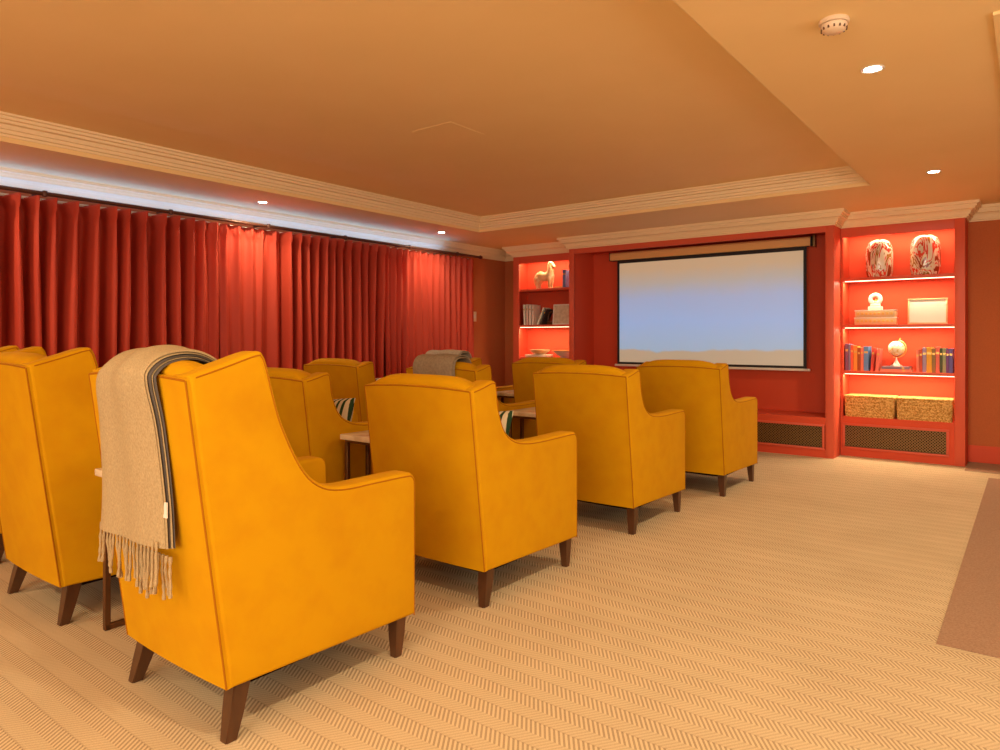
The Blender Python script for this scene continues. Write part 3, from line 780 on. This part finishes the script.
# globe
gz = s1+.050
g = empty('globe', 'small cream and gold desk globe standing on two flat books', 'globe', (-1.035, 7.55, gz))
bm = bmesh.new(); lathe(bm, [(.001,0),(.052,0),(.050,.006),(.030,.016),(.016,.04),(.007,.066),(.006,.085),(.001,.085)], 24); finish('stand', bm, 'white', g)
bm = bmesh.new(); bmesh.ops.create_uvsphere(bm, u_segments=28, v_segments=18, radius=.072)
sp = finish('sphere', bm, glassmix('globe_map', [(0,(.80,.70,.48)),(.5,(.72,.48,.16)),(.56,(.84,.76,.55))], 14, (1,1,1)), g, loc=(0,0,.168))
bm = bmesh.new(); tube(bm, [(.083*math.cos(a), 0, .168+.083*math.sin(a)) for a in [R(d) for d in range(-110, 71, 10)]], .005, 8); finish('meridian_arm', bm, 'gold', g)
bm = bmesh.new(); tube(bm, [(.02,0,.235),(.034,0,.268)], .007, 10); finish('pivot_knob', bm, 'gold', g)
# ring sculpture on ornamental boxes
def ornate(z, w, label):
    r_ = empty('ornamental_box', label, 'box', (-1.21, 7.56, z))
    finish('body', bx(-w/2,w/2,-.07,.07,0,.068,bev=.004), 'oak', r_)
    bm = bmesh.new()
    for k in range(9):
        cx = -w/2+.03+(w-.06)*k/8
        vs = box(bm, cx-.012, cx+.012, -.074, -.069, .022, .046, bev=.003, seg=1)
    finish('carved_front', bm, 'gold', r_)
    finish('lid_edge', bx(-w/2-.003,w/2+.003,-.073,.073,.060,.070,bev=.002), 'white', r_)
ornate(s2, .355, 'lower carved cream ornamental box under the ring sculpture')
ornate(s2+.071, .345, 'upper carved cream ornamental box, directly under the ring sculpture')
rz_ = s2+.142
g = empty('ring_sculpture', 'white ring-shaped sculpture standing on the carved ornamental boxes', 'sculpture', (-1.215, 7.56, rz_))
bm = bmesh.new(); box(bm, -.062,.062,-.03,.03,0,.036,bev=.008); box(bm, -.045,.045,-.025,.025,.034,.062,bev=.012); finish('plinth', bm, 'white', g)
bm = bmesh.new(); tube(bm, [(.042*math.cos(2*PI*k/28), 0, .105+.042*math.sin(2*PI*k/28)) for k in range(28)], .021, 12, closed=True); finish('ring', bm, 'white', g)
bm = bmesh.new(); tube(bm, [(-.03,-.008,.07),(.0,-.012,.078),(.035,-.008,.074)], .010, 8); tube(bm, [(.0,0,.078),(.012,0,.105)], .012, 8); finish('inner_figure', bm, 'gold', g)
# framed picture
def framed(x0, x1, z0, z1, y, label, tilt, mframe='oak', art=None):
    g = empty('picture_frame', label, 'picture', ((x0+x1)/2, y, z0)); w = (x1-x0)/2; h = z1-z0
    finish('frame', frame_bm(-w, w, 0, h, 0, .014, .008, .010), mframe, g)
    a = finish('artwork', bx(-w+.008, w-.008, -.001, .004, .008, h-.008), art or 'white', g, smooth=False)
    g.rotation_euler = (tilt,0,0); return g
sketch = mat('pale_sketch', (.78,.76,.66), .7, (.62,.52,.40), 7, ramp=(.58,.72))
framed(-.935, -.618, s2, s2+.24, 7.50, 'thin gold framed pale sketch leaning on the shelf beside the ring sculpture', R(-6), 'oak', sketch)
# lidded baskets
def basket(x0, x1, label):
    g = empty('lidded_basket', label, 'basket', ((x0+x1)/2, 7.56, ZB), group='woven baskets in the right bookcase'); w = (x1-x0)/2
    bm = bmesh.new(); rings = []
    for z, k in ((0,.96),(.02,.985),(.10,1.0),(.185,1.0)):
        ring = []
        for (sx, sy) in ((-1,-1),(1,-1),(1,1),(-1,1)):
            for q in range(4):
                a = math.atan2(sy, sx)-PI/4+q*PI/6
                cx, cy2 = sx*(w-.02)*k, sy*(.118)*k
                ring.append((cx+.018*math.cos(a), cy2+.018*math.sin(a), z))
        rings.append(ring)
    loft(bm, rings); finish('body', bm, 'wicker', g, sharp=60)
    bm = bmesh.new()   # raised weave courses
    for z in (.022,.055,.088,.121,.154):
        pts = [(-w+.0,-.137,z),(w-.0,-.137,z)]
        n = int(2*w/.012)
        tube(bm, [(-w+.012+(2*w-.024)*i/n, -.136+.004*math.sin(i*PI), z+.004*math.sin(i*2.4)) for i in range(n+1)], lambda t: .009+.003*math.sin(t*n*PI*.5), 6)
    finish('weave', bm, 'wicker', g)
    bm = bmesh.new(); box(bm, -w-.002, w+.002, -.142, .14, .186, .208, bev=.009, seg=3); finish('lid', bm, 'wicker', g)
basket(-1.465, -1.035, 'lidded woven seagrass basket, left of the pair in the right bookcase')
basket(-1.020, -.572, 'lidded woven seagrass basket, right of the pair in the right bookcase')

# ------------------------------------------------------------ left bookcase contents
l1, l2_, l3_ = (z+.028 for z in left_shelves)
# horse
g = empty('horse_sculpture', 'cream glazed standing horse sculpture on the top left shelf', 'sculpture', (-5.08, 7.56, l3_))
bm = bmesh.new()
def ell(cx, cy, cz, rx, ry2, rz2, rot=0):
    r = bmesh.ops.create_uvsphere(bm, u_segments=20, v_segments=14, radius=1)
    mt = Matrix.Translation((cx,cy,cz)) @ Matrix.Rotation(rot, 4, 'Y') @ Matrix.Diagonal((rx,ry2,rz2,1))
    bmesh.ops.transform(bm, matrix=mt, verts=r['verts'])
ell(-.075,0,.165,.075,.055,.072); ell(.0,0,.16,.10,.052,.060); ell(.07,0,.170,.066,.052,.078)
tube(bm, [(.075,0,.185),(.088,0,.24),(.085,0,.29),(.080,0,.325)], lambda t: .052-.020*t, 14)
tube(bm, [(.070,0,.335),(.10,0,.325),(.130,0,.292),(.142,0,.272)], lambda t: .034-.012*t, 12)
for s in (-1,1):
    tube(bm, [(.070,s*.012,.345),(.066,s*.016,.372)], lambda t: .009-.006*t, 6)
    tube(bm, [(.085,s*.028,.15),(.088,s*.030,.09),(.082,s*.030,.045),(.086,s*.030,.012)], lambda t: .030-.016*t, 10)
    tube(bm, [(-.100,s*.028,.15),(-.090,s*.030,.10),(-.112,s*.030,.055),(-.102,s*.030,.012)], lambda t: .036-.021*t, 10)
    box(bm, .068,.108,s*.030-.017,s*.030+.017,0,.016,bev=.004,seg=1); box(bm, -.120,-.080,s*.030-.017,s*.030+.017,0,.016,bev=.004,seg=1)
horse_b = finish('body', bm, 'cream_ceramic', g, sharp=70)
rm = horse_b.modifiers.new('merge', 'REMESH'); rm.mode = 'VOXEL'; rm.voxel_size = .006; rm.use_smooth_shade = True
bm = bmesh.new(); tube(bm, [(-.14,0,.19),(-.165,0,.15),(-.160,0,.08),(-.152,0,.05)], lambda t: .014-.008*t+.006*math.sin(t*PI), 8); finish('tail', bm, 'cream_ceramic', g)
bm = bmesh.new(); tube(bm, [(.060,0,.35),(.046,0,.31),(.044,0,.25),(.032,0,.215)], lambda t: .014-.006*t, 8); finish('mane', bm, 'cream_ceramic', g)
book(-4.80, 7.50, l3_+.012, .022, .13, .10, (.75,.35,.10), 'small orange book lying flat at the feet of the horse sculpture', None, flat=True).location.x = -4.90
book(-4.725, 7.46, l3_, .045, .225, .15, (.12,.15,.32), 'blue and white spined book standing right of the horse sculpture', None)
wcols = [(.026,.27,.05,(.70,.60,.50)),(.024,.275,.04,(.62,.45,.38)),(.026,.27,.02,(.72,.55,.48)),(.024,.262,.0,(.66,.50,.42))]
x = -5.37
for i, (w, h, ln, c) in enumerate(wcols):
    p = ('leftmost','second','third','fourth')[i]
    book(x, 7.50, l2_+.001, w, h, .16, c, f'pale book, {p} from the left on the dark middle shelf', 'pale books on the dark middle shelf', lean=-ln)
    x += .045
book(-5.165, 7.50, l2_+.002, .022, .24, .16, (.68,.60,.46), 'pale book leaning over to the right on the dark middle shelf', None, lean=.42)
book(-5.115, 7.50, l2_+.002, .022, .22, .16, (.05,.035,.03), 'black book leaning beside the pale leaning one on the middle shelf', None, lean=.40)
g = empty('bookend', 'dark arched bookend beside the leaning books on the middle shelf', 'bookend', (-4.965, 7.54, l2_))
bm = bmesh.new(); tube(bm, [(.055*math.cos(R(a)), 0, .09+.075*math.sin(R(a))) for a in range(-40,221,20)], .014, 10); finish('arch', bm, 'wood', g)
finish('foot', bx(-.06,.06,-.03,.03,0,.045,bev=.006), 'wood', g)
framed(-4.925, -4.56, l2_, l2_+.262, 7.50, 'square pale textured picture leaning at the right of the dark middle shelf', R(-6), 'white', mat('pale_relief', (.70,.60,.44), .8, (.52,.42,.28), 24, .5, 40))
# lower shelf items
g = empty('serving_dish', 'shallow cream dish on a flat stack, left of the pinkish bowl', 'dish', (-5.165, 7.56, l1))
bm = bmesh.new(); box(bm, -.19,.16,-.08,.08,0,.035,bev=.008); finish('stack', bm, 'paper', g)
bm = bmesh.new(); lathe(bm, [(.001,.035),(.06,.035),(.12,.07),(.135,.095),(.128,.098),(.06,.05),(.001,.047)], 28); finish('dish', bm, 'cream_ceramic', g)
g = empty('oval_bowl', 'wide low pinkish bowl on the lower left shelf by the alcove', 'bowl', (-4.76, 7.56, l1))
bm = bmesh.new(); lathe(bm, [(.001,0),(.07,0),(.075,.012),(.12,.04),(.172,.088),(.165,.092),(.11,.05),(.06,.022),(.001,.020)], 32); finish('bowl', bm, 'white', g)
bm = bmesh.new(); lathe(bm, [(.160,.086),(.176,.086),(.178,.093),(.160,.095)], 32); finish('rim', bm, 'gold', g)
